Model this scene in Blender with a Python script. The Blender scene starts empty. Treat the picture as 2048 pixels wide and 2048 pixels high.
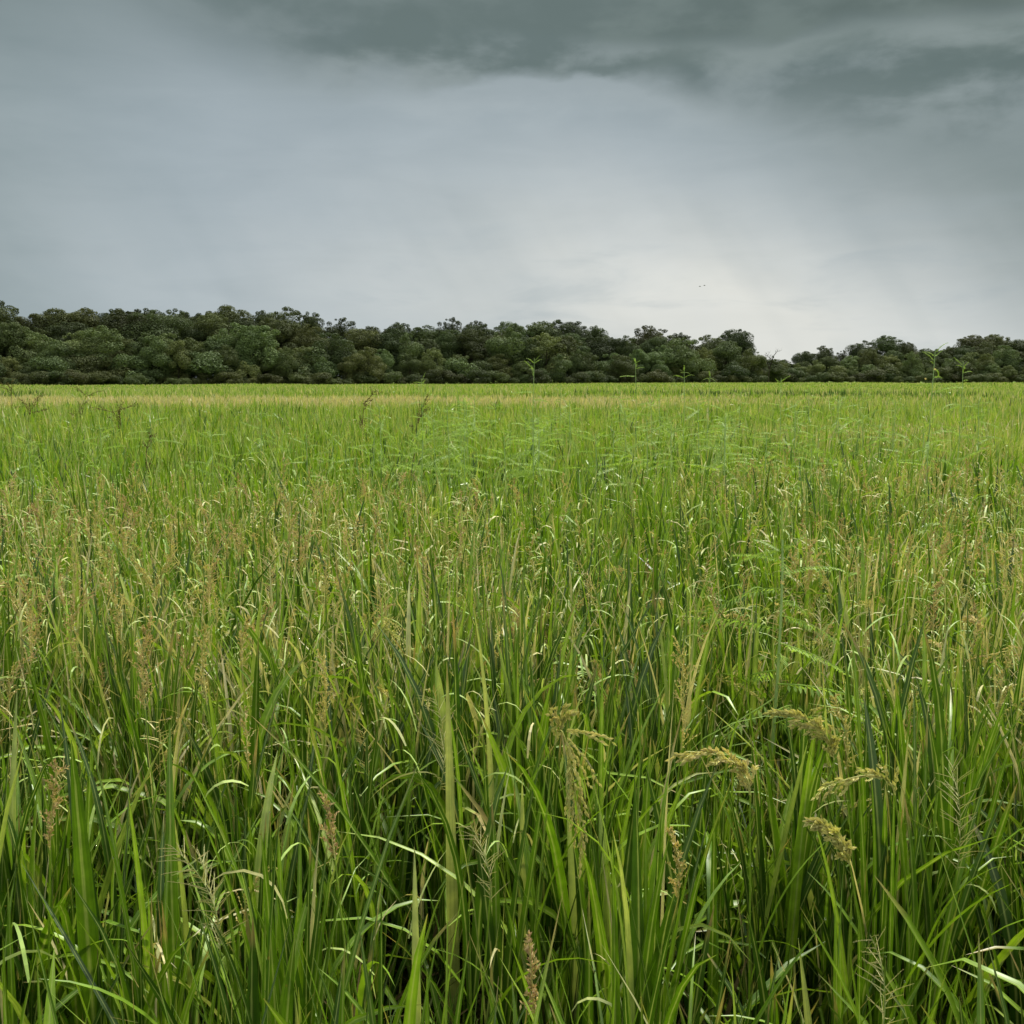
import bpy, math, random
import numpy as np
from mathutils import Vector, Matrix

R = math.radians
rng = np.random.default_rng(7)
random.seed(7)
sc = bpy.context.scene
col = sc.collection

# ------------------------------------------------------------------ camera, sky, sun, exposure
CAM_H = 1.62
PITCH = math.atan(266 / 2048)
cam_d = bpy.data.cameras.new('camera')
cam_d.sensor_width = 36; cam_d.lens = 36
cam_d.clip_start = 0.05; cam_d.clip_end = 4000
cam = bpy.data.objects.new('camera', cam_d); col.objects.link(cam)
cam.location = (0, 0, CAM_H); cam.rotation_euler = (R(90) - PITCH, 0, 0)
sc.camera = cam

SUN_EL, SUN_AZ = R(58), R(38)            # azimuth clockwise from the viewing direction (+Y)
sd = bpy.data.lights.new('sun', 'SUN'); sd.energy = 1.5; sd.angle = R(10); sd.color = (1.0, 0.96, 0.86)
sun = bpy.data.objects.new('sun', sd); col.objects.link(sun)
sun.rotation_euler = (math.pi / 2 - SUN_EL, 0, -SUN_AZ + math.pi)
sv = Vector((math.sin(SUN_AZ) * math.cos(SUN_EL), math.cos(SUN_AZ) * math.cos(SUN_EL), math.sin(SUN_EL)))
sun.rotation_euler = sv.to_track_quat('Z', 'Y').to_euler()
sun.location = (0, 0, 60)

vs = sc.view_settings
vs.view_transform = 'Standard'; vs.look = 'None'; vs.gamma = 1; vs.use_curve_mapping = False
vs.exposure = 2.0
EXPO = 2 ** vs.exposure
sc.cycles.max_bounces = 7; sc.cycles.diffuse_bounces = 4; sc.cycles.glossy_bounces = 2
sc.cycles.transmission_bounces = 2; sc.cycles.transparent_max_bounces = 4
sc.cycles.caustics_reflective = False; sc.cycles.caustics_refractive = False
sc.cycles.sample_clamp_indirect = 4

def srgb(r, g, b):
    f = lambda c: (c / 255 / 12.92) if c / 255 <= 0.04045 else ((c / 255 + 0.055) / 1.055) ** 2.4
    return (f(r), f(g), f(b))

class NT:
    def __init__(s, tree): s.t = tree; s.n = tree.nodes; s.l = tree.links
    def node(s, typ, **kw):
        n = s.n.new(typ)
        for k, v in kw.items(): setattr(n, k, v)
        return n
    def put(s, sock, v):
        if isinstance(v, bpy.types.NodeSocket): s.l.new(v, sock)
        else: sock.default_value = v
    def math(s, op, a, b=None, c=None, clamp=False):
        n = s.node('ShaderNodeMath', operation=op); n.use_clamp = clamp
        s.put(n.inputs[0], a)
        if b is not None: s.put(n.inputs[1], b)
        if c is not None: s.put(n.inputs[2], c)
        return n.outputs[0]
    def smooth(s, v, a, b, lo=0.0, hi=1.0):
        n = s.node('ShaderNodeMapRange', interpolation_type='SMOOTHSTEP')
        s.put(n.inputs[0], v); s.put(n.inputs[1], a); s.put(n.inputs[2], b)
        s.put(n.inputs[3], lo); s.put(n.inputs[4], hi)
        return n.outputs[0]
    def mix(s, f, a, b, blend='MIX'):
        n = s.node('ShaderNodeMix', data_type='RGBA', blend_type=blend)
        s.put(n.inputs[0], f)
        for i, v in ((6, a), (7, b)):
            if isinstance(v, tuple) and len(v) == 3: v = (*v, 1)
            s.put(n.inputs[i], v)
        return n.outputs[2]
    def noise(s, vec, scale, detail=4, rough=0.55, dist=0.0):
        n = s.node('ShaderNodeTexNoise')
        s.l.new(vec, n.inputs['Vector'])
        n.inputs['Scale'].default_value = scale; n.inputs['Detail'].default_value = detail
        n.inputs['Roughness'].default_value = rough; n.inputs['Distortion'].default_value = dist
        return n.outputs['Fac']
    def comb(s, x, y, z):
        n = s.node('ShaderNodeCombineXYZ')
        for i, v in enumerate((x, y, z)): s.put(n.inputs[i], v)
        return n.outputs[0]

WS = 0.1
def build_world():
    w = bpy.data.worlds.new('World'); sc.world = w; w.use_nodes = True
    T = NT(w.node_tree); w.node_tree.nodes.clear()
    out = T.node('ShaderNodeOutputWorld'); bg = T.node('ShaderNodeBackground')
    bg.inputs['Strength'].default_value = WS
    T.l.new(bg.outputs[0], out.inputs[0])
    sky = T.node('ShaderNodeTexSky', sky_type='NISHITA'); sky.sun_disc = False
    sky.sun_elevation = SUN_EL; sky.sun_rotation = SUN_AZ
    tc = T.node('ShaderNodeTexCoord')
    nrm = T.node('ShaderNodeVectorMath', operation='NORMALIZE'); T.l.new(tc.outputs['Generated'], nrm.inputs[0])
    sep = T.node('ShaderNodeSeparateXYZ'); T.l.new(nrm.outputs[0], sep.inputs[0])
    x, y, z = sep.outputs
    az = T.math('ARCTAN2', x, y)                       # 0 ahead, + to the right (radians)
    el = T.math('ARCSINE', z)
    M = T.math
    nA = T.noise(T.comb(M('MULTIPLY', az, 4.5), M('MULTIPLY', el, 8.0), 0.3), 1.0, 6, 0.52, 0.15)
    nB = T.noise(T.comb(M('MULTIPLY', az, 9.0), M('MULTIPLY', el, 20.0), 1.7), 1.0, 8, 0.53, 0.15)
    nC = T.noise(T.comb(M('MULTIPLY', az, 2.2), M('MULTIPLY', el, 3.5), 5.1), 1.0, 3, 0.5)
    nD = T.noise(T.comb(M('MULTIPLY', az, 7.0), M('MULTIPLY', el, 30.0), 9.0), 1.0, 7, 0.56, 0.4)
    sh = T.comb(M('ADD', M('MULTIPLY', az, 8.0), M('MULTIPLY', el, 5.0)), M('MULTIPLY', el, 1.2), 0.0)
    nS = T.noise(sh, 1.0, 3, 0.5)
    K = 1.0 / (EXPO * WS)
    def C(r, g, b):
        q = srgb(r, g, b); return (q[0] * K, q[1] * K, q[2] * K)
    base = T.mix(T.smooth(el, 0.02, 0.24), C(170, 183, 190), C(160, 174, 182))
    base = T.mix(M('MULTIPLY', T.smooth(az, -0.24, -0.54), 0.58), base, C(122, 139, 138))
    base = T.mix(M('MULTIPLY', T.smooth(M('ADD', az, M('MULTIPLY', el, 1.5)), 0.40, 0.74), 0.90), base, C(118, 133, 132))
    def blob(a0, e0, wa, we, slope):
        dx = M('DIVIDE', M('SUBTRACT', az, M('ADD', a0, M('MULTIPLY', el, slope))), wa)
        dy = M('DIVIDE', M('SUBTRACT', el, e0), we)
        return M('EXPONENT', M('MULTIPLY', M('ADD', M('MULTIPLY', dx, dx), M('MULTIPLY', dy, dy)), -1.0))
    # bright gap low on the right, where the cloud is thin, with streaks slanting out of it
    glow = M('MULTIPLY', blob(0.27, 0.03, 0.25, 0.13, -1.1), 1.0)
    glow = M('MAXIMUM', glow, M('MULTIPLY', blob(0.27, 0.05, 0.13, 0.08, -1.0), 1.35))
    glow = M('MAXIMUM', glow, M('MULTIPLY', blob(0.05, 0.08, 0.28, 0.08, 0.0), 0.55))
    glow = M('MULTIPLY', glow, M('ADD', 0.45, M('ADD', M('MULTIPLY', nS, 0.45), M('MULTIPLY', nB, 0.7))), clamp=True)
    base = T.mix(glow, base, C(228, 229, 222))
    base = T.mix(M('MULTIPLY', M('MULTIPLY', T.smooth(nS, 0.42, 0.66), T.smooth(el, 0.27, 0.10)), 0.14), base, C(206, 213, 216))
    base = T.mix(M('MULTIPLY', M('MULTIPLY', T.smooth(nS, 0.50, 0.30), T.smooth(el, 0.27, 0.10)), 0.15), base, C(140, 155, 160))
    # thin grey wisps
    wis = M('MULTIPLY', T.smooth(nD, 0.50, 0.72), T.smooth(el, 0.24, 0.06))
    base = T.mix(M('MULTIPLY', wis, 0.30), base, C(140, 156, 164))
    mot = M('MULTIPLY', M('ADD', M('SUBTRACT', nA, 0.5), M('SUBTRACT', nD, 0.5)), 1.7)
    base = T.mix(M('ADD', 0.5, mot, clamp=True), T.mix(0.10, base, C(90, 105, 110)), T.mix(0.08, base, C(225, 230, 232)))
    # the dark deck: a fairly crisp ragged lower edge ahead, dissolving to the left
    eN = M('ADD', el, M('ADD', M('MULTIPLY', M('SUBTRACT', nA, 0.5), 0.10), M('MULTIPLY', M('SUBTRACT', nB, 0.5), 0.050)))
    leftof = M('MAXIMUM', M('SUBTRACT', -0.15, az), 0.0)
    e1 = M('SUBTRACT', eN, M('MULTIPLY', leftof, 0.42))
    e1 = M('ADD', e1, M('MULTIPLY', M('MAXIMUM', M('SUBTRACT', az, 0.12), 0.0), 0.16))
    crisp = T.smooth(M('ABSOLUTE', M('SUBTRACT', az, 0.02)), 0.06, 0.30)
    wdt = M('ADD', 0.010, M('MULTIPLY', crisp, 0.05))
    deck = T.smooth(e1, M('SUBTRACT', 0.262, wdt), M('ADD', 0.258, wdt))
    rim = M('MULTIPLY', M('MULTIPLY', T.smooth(e1, 0.225, 0.25), M('SUBTRACT', 1.0, crisp)), 0.18)
    base = T.mix(rim, base, C(200, 208, 210))
    dk = T.mix(T.smooth(nB, 0.37, 0.61), C(96, 112, 111), C(150, 162, 164))
    dk = T.mix(M('MULTIPLY', T.smooth(nA, 0.42, 0.60), 0.4), dk, C(104, 120, 124))
    colr = T.mix(M('MULTIPLY', deck, 0.92), base, dk)
    # upper, darkest layer: billow edges picked out with a light rim on the right
    e3 = M('ADD', el, M('ADD', M('MULTIPLY', M('SUBTRACT', nC, 0.5), 0.10), M('MULTIPLY', M('SUBTRACT', nB, 0.5), 0.06)))
    e3 = M('ADD', e3, M('MULTIPLY', az, 0.03))
    on = T.smooth(az, -0.30, 0.05)
    rim2 = M('MULTIPLY', M('MULTIPLY', T.smooth(e3, 0.270, 0.298), T.smooth(e3, 0.312, 0.300)), T.smooth(az, 0.05, 0.25))
    colr = T.mix(M('MULTIPLY', rim2, 0.35), colr, C(158, 170, 166))
    top = M('MULTIPLY', T.smooth(e3, 0.298, 0.318), on)
    tc_ = T.mix(T.smooth(az, 0.0, 0.42), C(101, 116, 115), C(80, 93, 87))
    tc_ = T.mix(M('MULTIPLY', T.smooth(nB, 0.46, 0.66), 0.6), tc_, C(128, 142, 138))
    colr = T.mix(M('MULTIPLY', top, 0.85), colr, tc_)
    colr = T.mix(M('MULTIPLY', T.smooth(el, 0.20, 0.34), 0.5), colr, C(106, 121, 120))
    # unseen sky overhead and behind the viewer, brightened as added fill for the grass
    up = T.smooth(el, R(24), R(52))
    back = T.smooth(y, 0.55, -0.5)
    thin = T.math('MAXIMUM', up, T.math('MULTIPLY', back, 0.7))
    q = 1.0 / WS
    colr = T.mix(thin, colr, (0.33 * q, 0.335 * q, 0.30 * q))
    colr = T.mix(T.math('MULTIPLY', T.smooth(el, 0.4, 1.0), 0.25), colr, sky.outputs[0])
    # below the horizon
    colr = T.mix(T.smooth(el, 0.0, -0.05), colr, (0.05 * q, 0.07 * q, 0.03 * q))
    T.l.new(colr, bg.inputs['Color'])
build_world()

# ------------------------------------------------------------------ helpers
def ray(px, py):
    xc = (px - 1024) / 2048; yc = (1024 - py) / 2048
    c, s = math.cos(PITCH), math.sin(PITCH)
    return Vector((xc, c + yc * s, yc * c - s))
def at(px, py, Y):
    """World point seen at that place of the photograph, Y metres ahead."""
    d = ray(px, py); k = Y / d.y
    return Vector((d.x * k, Y, CAM_H + d.z * k))

def mk_mesh(name, V, F, mats, attrs=None, smooth=False, midx=None):
    me = bpy.data.meshes.new(name)
    V = np.asarray(V, np.float32); F = np.asarray(F, np.int32)
    n = len(F)
    me.vertices.add(len(V)); me.vertices.foreach_set('co', V.ravel())
    me.loops.add(n * 4); me.loops.foreach_set('vertex_index', F.ravel())
    me.polygons.add(n)
    me.polygons.foreach_set('loop_start', np.arange(0, n * 4, 4, dtype=np.int32))
    try: me.polygons.foreach_set('loop_total', np.full(n, 4, np.int32))
    except Exception: pass
    me.polygons.foreach_set('use_smooth', np.full(n, smooth))
    if midx is not None: me.polygons.foreach_set('material_index', np.asarray(midx, np.int32))
    for k, a in (attrs or {}).items():
        at_ = me.attributes.new(k, 'FLOAT', 'POINT'); at_.data.foreach_set('value', np.asarray(a, np.float32))
    me.update(calc_edges=True)
    for m in (mats if isinstance(mats, (list, tuple)) else [mats]): me.materials.append(m)
    return me

def obj(name, data, parent=None, label=None, cat=None, group=None, kind=None, loc=None):
    o = bpy.data.objects.new(name, data); col.objects.link(o)
    if parent: o.parent = parent
    if loc is not None: o.location = loc
    if label: o['label'] = label
    if cat: o['category'] = cat
    if group: o['group'] = group
    if kind: o['kind'] = kind
    return o

class Geo:
    def __init__(s): s.V = []; s.F = []; s.T = []; s.n = 0
    def add(s, V, F, t=0.5):
        V = np.asarray(V, float).reshape(-1, 3); F = np.asarray(F, int).reshape(-1, 4)
        s.V.append(V); s.F.append(F + s.n); s.n += len(V)
        s.T.append(np.full(len(V), t) if np.isscalar(t) else np.asarray(t, float))
    def out(s):
        return np.vstack(s.V), np.vstack(s.F), np.concatenate(s.T)
    def mesh(s, name, mats, smooth=False):
        V, F, T = s.out(); return mk_mesh(name, V, F, mats, {'tint': T}, smooth)

def tube(path, rad, sides=5):
    P = np.asarray(path, float); n = len(P)
    rad = np.broadcast_to(np.asarray(rad, float), (n,))
    Tn = np.gradient(P, axis=0); Tn /= np.linalg.norm(Tn, axis=1)[:, None] + 1e-9
    up = np.array([0.31, 0.17, 0.93]); up = up if abs(Tn[0] @ up) < 0.9 * np.linalg.norm(up) else np.array([1., 0.1, 0])
    A = np.cross(Tn, up); A /= np.linalg.norm(A, axis=1)[:, None] + 1e-9
    B = np.cross(Tn, A)
    a = np.arange(sides) / sides * 2 * np.pi
    V = P[:, None] + rad[:, None, None] * (A[:, None] * np.cos(a)[None, :, None] + B[:, None] * np.sin(a)[None, :, None])
    i = np.arange(n - 1)[:, None] * sides; j = np.arange(sides)[None]; k = (j + 1) % sides
    F = np.stack([i + j, i + k, i + sides + k, i + sides + j], -1).reshape(-1, 4)
    return V.reshape(-1, 3), F

def vnoise(x, y, s, seed=0):
    x = np.asarray(x) / s + 1000; y = np.asarray(y) / s + 1000
    xi = np.floor(x).astype(np.int64); yi = np.floor(y).astype(np.int64)
    fx = x - xi; fy = y - yi; fx = fx * fx * (3 - 2 * fx); fy = fy * fy * (3 - 2 * fy)
    def h(a, b):
        n = (a * 374761393 + b * 668265263 + seed * 974634777) & 0x7fffffff
        n = ((n ^ (n >> 13)) * 1274126177) & 0x7fffffff
        return ((n ^ (n >> 16)) & 0xffff) / 65535.0
    return (h(xi, yi) * (1 - fx) + h(xi + 1, yi) * fx) * (1 - fy) + (h(xi, yi + 1) * (1 - fx) + h(xi + 1, yi + 1) * fx) * fy
def fbm(x, y, s, seed=0):
    return 0.55 * vnoise(x, y, s, seed) + 0.3 * vnoise(x, y, s / 2.3, seed + 1) + 0.15 * vnoise(x, y, s / 5.1, seed + 2)

# ------------------------------------------------------------------ materials
def leaf_mat(name, stops, rough=0.42, spec=0.5, trans=0.35, objcol=False, patch=0.0, midrib=False, glow=1.5):
    m = bpy.data.materials.new(name); m.use_nodes = True
    T = NT(m.node_tree); m.node_tree.nodes.clear()
    out = T.node('ShaderNodeOutputMaterial')
    a = T.node('ShaderNodeAttribute', attribute_name='tint')
    geo = T.node('ShaderNodeNewGeometry')
    r = T.node('ShaderNodeValToRGB'); el = r.color_ramp.elements
    while len(el) < len(stops): el.new(0.5)
    for e, (p, c) in zip(el, stops): e.position = p; e.color = (*c, 1)
    f = a.outputs['Fac']
    if patch:
        n = T.noise(geo.outputs['Position'], 0.9, 3)
        f = T.math('ADD', f, T.math('MULTIPLY', T.math('SUBTRACT', n, 0.5), patch), clamp=True)
    T.put(r.inputs[0], f)
    c = r.outputs[0]
    if objcol:
        oi = T.node('ShaderNodeObjectInfo')
        c = T.mix(1.0, c, oi.outputs['Color'], 'MULTIPLY')
    if midrib:
        al = T.node('ShaderNodeAttribute', attribute_name='along').outputs['Fac']
        mi = T.node('ShaderNodeAttribute', attribute_name='mid').outputs['Fac']
        c = T.mix(T.math('MULTIPLY', T.smooth(mi, 0.72, 0.95), 0.45), c, (0.40, 0.46, 0.16))
        sp = T.noise(geo.outputs['Position'], 60.0, 2); big = T.noise(geo.outputs['Position'], 7.0, 2)
        tip = T.smooth(T.math('ADD', al, T.math('MULTIPLY', big, 0.7)), 1.28, 1.42)
        c = T.mix(T.math('MULTIPLY', tip, 0.8), c, (0.34, 0.25, 0.10))
        spot = T.math('MULTIPLY', T.smooth(sp, 0.70, 0.78), T.smooth(big, 0.45, 0.6))
        c = T.mix(T.math('MULTIPLY', spot, 0.7), c, (0.20, 0.13, 0.04))
        st = T.node('ShaderNodeTexNoise'); st.inputs['Scale'].default_value = 1.0; st.inputs['Detail'].default_value = 1
        T.l.new(T.comb(T.math('MULTIPLY', mi, 9.0), T.math('MULTIPLY', al, 2.0), T.math('MULTIPLY', a.outputs['Fac'], 300.0)), st.inputs['Vector'])
        c = T.mix(T.smooth(st.outputs['Fac'], 0.35, 0.65), T.mix(1.0, c, (0.80, 0.84, 0.8), 'MULTIPLY'), T.mix(1.0, c, (1.15, 1.12, 1.1), 'MULTIPLY'))
    n2 = T.noise(geo.outputs['Position'], 38.0 if not objcol else 1.2, 3)
    c = T.mix(T.smooth(n2, 0.3, 0.75), T.mix(1.0, c, (0.82, 0.82, 0.82), 'MULTIPLY'), T.mix(1.0, c, (1.18, 1.15, 1.05), 'MULTIPLY'))
    p = T.node('ShaderNodeBsdfPrincipled')
    T.l.new(c, p.inputs['Base Color']); p.inputs['Roughness'].default_value = rough
    p.inputs['Specular IOR Level'].default_value = spec
    tr = T.node('ShaderNodeBsdfTranslucent')
    T.l.new(T.mix(1.0, c, (glow * 1.02, glow, glow * 0.50), 'MULTIPLY'), tr.inputs['Color'])
    mx = T.node('ShaderNodeMixShader'); mx.inputs[0].default_value = trans
    T.l.new(p.outputs[0], mx.inputs[1]); T.l.new(tr.outputs[0], mx.inputs[2])
    T.l.new(mx.outputs[0], out.inputs[0])
    return m

GRASS = leaf_mat('rice_leaf', [(0.0, (0.028, 0.074, 0.004)), (0.22, (0.106, 0.210, 0.008)), (0.5, (0.212, 0.345, 0.024)),
                               (0.72, (0.370, 0.410, 0.140)), (1.0, (0.520, 0.460, 0.270))], rough=0.42, spec=0.55, trans=0.27, patch=0.2, midrib=True)
PALE = leaf_mat('pale_dry_leaf', [(0, (0.26, 0.42, 0.08)), (0.5, (0.40, 0.50, 0.15)), (1, (0.54, 0.48, 0.24))], rough=0.55, spec=0.4, trans=0.25, glow=1.2)
THATCH = leaf_mat('wet_undergrowth', [(0, (0.030, 0.045, 0.008)), (1, (0.085, 0.065, 0.025))], rough=0.8, spec=0.1, trans=0.1)
HEAD = leaf_mat('seed_husk', [(0.0, (0.34, 0.39, 0.10)), (0.4, (0.54, 0.50, 0.19)), (0.78, (0.52, 0.41, 0.21)), (1.0, (0.38, 0.26, 0.14))],
                rough=0.6, spec=0.3, trans=0.2)
FEATHER = leaf_mat('feathery_head', [(0, (0.26, 0.34, 0.11)), (1, (0.46, 0.40, 0.20))], rough=0.55, spec=0.3, trans=0.2)
WEED = leaf_mat('weed_leaf', [(0, (0.15, 0.28, 0.045)), (1, (0.32, 0.45, 0.10))], rough=0.55, spec=0.35, trans=0.4)
WSTEM = leaf_mat('weed_stem', [(0, (0.22, 0.36, 0.10)), (1, (0.34, 0.46, 0.18))], rough=0.5, spec=0.4, trans=0.0)
DEADW = leaf_mat('dry_weed', [(0, (0.11, 0.12, 0.035)), (1, (0.20, 0.15, 0.06))], rough=0.8, spec=0.1, trans=0.0)
PETAL = leaf_mat('yellow_petal', [(0, (0.62, 0.50, 0.22)), (1, (0.66, 0.58, 0.32))], rough=0.5, spec=0.3, trans=0.3, glow=1.0)
CROWN = leaf_mat('tree_foliage', [(0, (0.034, 0.048, 0.017)), (0.5, (0.058, 0.076, 0.028)), (1, (0.092, 0.114, 0.044))], rough=0.65, spec=0.12,
                 trans=0.22, objcol=True, glow=1.2)
BARK = leaf_mat('bark', [(0, (0.028, 0.025, 0.018)), (1, (0.05, 0.045, 0.032))], rough=0.9, spec=0.1, trans=0.0)
FEATHR = leaf_mat('bird_plumage', [(0, (0.10, 0.10, 0.105)), (1, (0.14, 0.14, 0.14))], rough=0.7, spec=0.2, trans=0.0)

def ground_mat():
    m = bpy.data.materials.new('soil'); m.use_nodes = True
    T = NT(m.node_tree); p = m.node_tree.nodes['Principled BSDF']
    g = T.node('ShaderNodeNewGeometry')
    sep = T.node('ShaderNodeSeparateXYZ'); T.l.new(g.outputs['Position'], sep.inputs[0])
    n = T.noise(g.outputs['Position'], 3.0, 6); n2 = T.noise(g.outputs['Position'], 0.25, 4)
    mud = T.mix(T.smooth(n, 0.35, 0.7), (0.020, 0.018, 0.009), (0.055, 0.060, 0.020))
    turf = T.mix(T.smooth(n2, 0.35, 0.65), (0.10, 0.16, 0.03), (0.16, 0.20, 0.05))
    f = T.smooth(sep.outputs[1], 22.0, 50.0)
    T.l.new(T.mix(f, mud, turf), p.inputs['Base Color'])
    p.inputs['Roughness'].default_value = 1.0; p.inputs['Specular IOR Level'].default_value = 0.05
    return m
SOIL = ground_mat()

# ------------------------------------------------------------------ ground
def build_ground():
    xs = np.concatenate([[-2500, -800, -400], np.linspace(-200, 200, 81), [400, 800, 2500]])
    ys = np.concatenate([[-1500, -200, -50], np.linspace(-10, 320, 111), [500, 1000, 3500]])
    X, Y = np.meshgrid(xs, ys, indexing='ij')
    Z = (fbm(X, Y, 6, 3) - 0.5) * 0.10 * (np.hypot(X, Y) < 400)
    V = np.stack([X, Y, Z], -1).reshape(-1, 3); ny = len(ys)
    i = np.arange(len(xs) - 1)[:, None] * ny; j = np.arange(ny - 1)[None]
    F = np.stack([i + j, i + ny + j, i + ny + j + 1, i + j + 1], -1).reshape(-1, 4)
    obj('ground', mk_mesh('ground', V, F, SOIL, smooth=True), kind='structure')
build_ground()

# ------------------------------------------------------------------ wood
def leaf_cloud(rg, centers, radii, per, size, flat=0.85):
    V = []; TT = []
    for c, r in zip(centers, radii):
        n = int(per * (r ** 1.6)) + 6
        d = rg.normal(size=(n, 3)); d /= np.linalg.norm(d, axis=1)[:, None]
        rad = r * (1 - 0.25 * rg.random(n) ** 2.0)
        p = c + d * rad[:, None] * np.array([1, 1, flat])
        nn = d + rg.normal(size=(n, 3)) * 0.38 + np.array([0, 0, 0.15]); nn /= np.linalg.norm(nn, axis=1)[:, None]
        u = np.cross(nn, rg.normal(size=(n, 3))); u /= np.linalg.norm(u, axis=1)[:, None] + 1e-9
        v = np.cross(nn, u)
        s = size * (0.55 + 0.9 * rg.random(n))[:, None]
        q = np.stack([p - u * s, p - v * s * 0.62 + nn * s * 0.15, p + u * s, p + v * s * 0.62 - nn * s * 0.1], 1)
        V.append(q.reshape(-1, 3)); t0 = 0.2 + rg.random() * 0.3
        TT.append(np.repeat(np.clip(t0 + rg.random(n) * 0.3, 0, 1), 4))
    V = np.vstack(V); n = len(V) // 4
    return V, np.arange(n * 4).reshape(n, 4), np.concatenate(TT)

def crown_protos(kind, seed):
    rg = np.random.default_rng(seed)
    if kind == 'tall':   H, zb, Rr, nl, ls, size, per = 16.0, 2.0, 4.9, 40, 1.55, 0.115, 340
    elif kind == 'mid':  H, zb, Rr, nl, ls, size, per = 9.5, 0.2, 3.3, 26, 1.2, 0.10, 400
    elif kind == 'bush': H, zb, Rr, nl, ls, size, per = 4.6, -0.3, 2.2, 22, 0.8, 0.095, 380
    else:                H, zb, Rr, nl, ls, size, per = 16.0, 6.0, 4.2, 28, 1.05, 0.12, 300   # 'airy'
    cen = []; rad = []
    hz = (H - zb) / 2; zc = zb + hz
    lean = rg.normal(size=2) * 0.4
    for k in range(nl):
        d = rg.normal(size=3); d /= np.linalg.norm(d)
        if d[2] < -0.4 and rg.random() < 0.5: d[2] *= -1
        rr = (0.42 + 0.50 * rg.random() ** 0.5)
        r = ls * (0.7 + 0.8 * rg.random())
        wid = 1.0 - 0.10 * d[2]
        p = np.array([d[0] * (Rr - r * 0.5) * wid * (0.8 + 0.35 * rg.random()), d[1] * (Rr - r * 0.5) * wid, d[2] * (hz - r * 0.5)]) * rr * 1.12
        p[2] += zc; p[:2] += lean * (p[2] / H)
        cen.append(p); rad.append(r)
    if kind in ('tall', 'airy', 'mid'):     # ragged sprays on top
        for k in range(int(nl * 0.35)):
            a = rg.random() * 6.283; q = rg.random() ** 0.6 * Rr * 0.72
            z = zc + hz * math.sqrt(max(0.05, 1 - (q / Rr) ** 2)) * 0.98
            cen.append(np.array([q * math.cos(a), q * math.sin(a), z + rg.random() * 0.5])); rad.append(0.3 + 0.4 * rg.random())
    cen = np.array(cen); rad = np.array(rad)
    V, F, T = leaf_cloud(rg, cen, rad, per, size)
    crown = mk_mesh('crown', V, F, CROWN, {'tint': T})
    g = Geo()
    tr = {'tall': 0.32, 'mid': 0.16, 'bush': 0.07, 'airy': 0.26}[kind]
    top = zc + hz * 0.45
    P = np.array([[lean[0] * t * t, lean[1] * t * t, top * t] for t in np.linspace(0, 1, 8)])
    V, F = tube(P, np.linspace(tr, tr * 0.25, 8), 7); g.add(V, F)
    for k in np.argsort(-rad)[:14]:
        t = 0.25 + 0.55 * rg.random(); s = np.array([lean[0] * t * t, lean[1] * t * t, top * t]); e = cen[k]
        mid = (s + e) / 2 + np.array([0, 0, 0.35])
        V, F = tube([s, mid, e], [tr * 0.35, tr * 0.22, tr * 0.08], 5); g.add(V, F)
    return crown, g.mesh('trunk', BARK), H

PROTO = {k: [crown_protos(k, 100 * i + 11 * j) for j in range(n)] for i, (k, n) in enumerate((('tall', 7), ('mid', 6), ('bush', 5), ('airy', 2)))}

def place_tree(kind, name, px, D, top_py, shade, label, cat, group, wide=1.0, H=None):
    base = at(px, 770, D); base.z = 0
    if H is None: H = at(px, top_py, D).z
    crown, trunk, h0 = PROTO[kind][random.randrange(len(PROTO[kind]))]
    s = H / (h0 * 1.0)
    root = obj(name, None, label=label, cat=cat, group=group, loc=base)
    root.empty_display_size = 1
    w = s * wide * {'tall': 1.34, 'airy': 1.15, 'mid': 1.18, 'bush': 1.25}[kind] * random.uniform(0.78, 1.22)
    root.scale = (w, w, s); root.rotation_euler = (0, 0, random.uniform(0, 6.283))
    c = obj('crown', crown, root); c.color = (*shade, 1)
    obj('trunk', trunk, root)
    return root

def nth(n):
    ones = ['', 'first', 'second', 'third', 'fourth', 'fifth', 'sixth', 'seventh', 'eighth', 'ninth', 'tenth', 'eleventh', 'twelfth', 'thirteenth',
            'fourteenth', 'fifteenth', 'sixteenth', 'seventeenth', 'eighteenth', 'nineteenth']
    tens = {2: 'twenty', 3: 'thirty', 4: 'forty', 5: 'fifty', 6: 'sixty', 7: 'seventy', 8: 'eighty', 9: 'ninety'}
    if n < 20: return ones[n]
    if n % 10 == 0: return tens[n // 10][:-1] + 'ieth'
    return tens[n // 10] + '-' + ones[n % 10]

SKY_N = [(-260, 606), (-160, 612), (-80, 604), (0, 612), (55, 640), (105, 628), (160, 608), (215, 628), (262, 614), (310, 612), (360, 610), (420, 626), (460, 612), (500, 628), (550, 626), (610, 630),
         (665, 644), (700, 650), (760, 655), (830, 648), (870, 645), (930, 652), (960, 646), (1015, 640), (1060, 650), (1105, 652), (1150, 646), (1200, 660),
         (1245, 672), (1290, 656), (1340, 655), (1395, 668), (1430, 675), (1470, 669), (1505, 690)]
SKY_F = [(1430, 712), (1500, 712), (1545, 716), (1585, 712), (1625, 704), (1690, 695), (1745, 682), (1810, 680), (1850, 688), (1900, 684), (1945, 678), (1995, 680), (2048, 682),
         (2110, 680), (2180, 684), (2250, 678), (2330, 682)]
def prof(tab, px): return float(np.interp(px, [a for a, b in tab], [b for a, b in tab]))
def Dn(px): return 205 + 75 * max(0, min(1.05, px / 1500))
def tone(b=1.0, y=0.0):
    v = b * random.uniform(0.62, 1.42); w = random.uniform(-0.14, 0.12) + y
    return (v * (1 + w), v, v * (1 - 0.3 * w))

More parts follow.
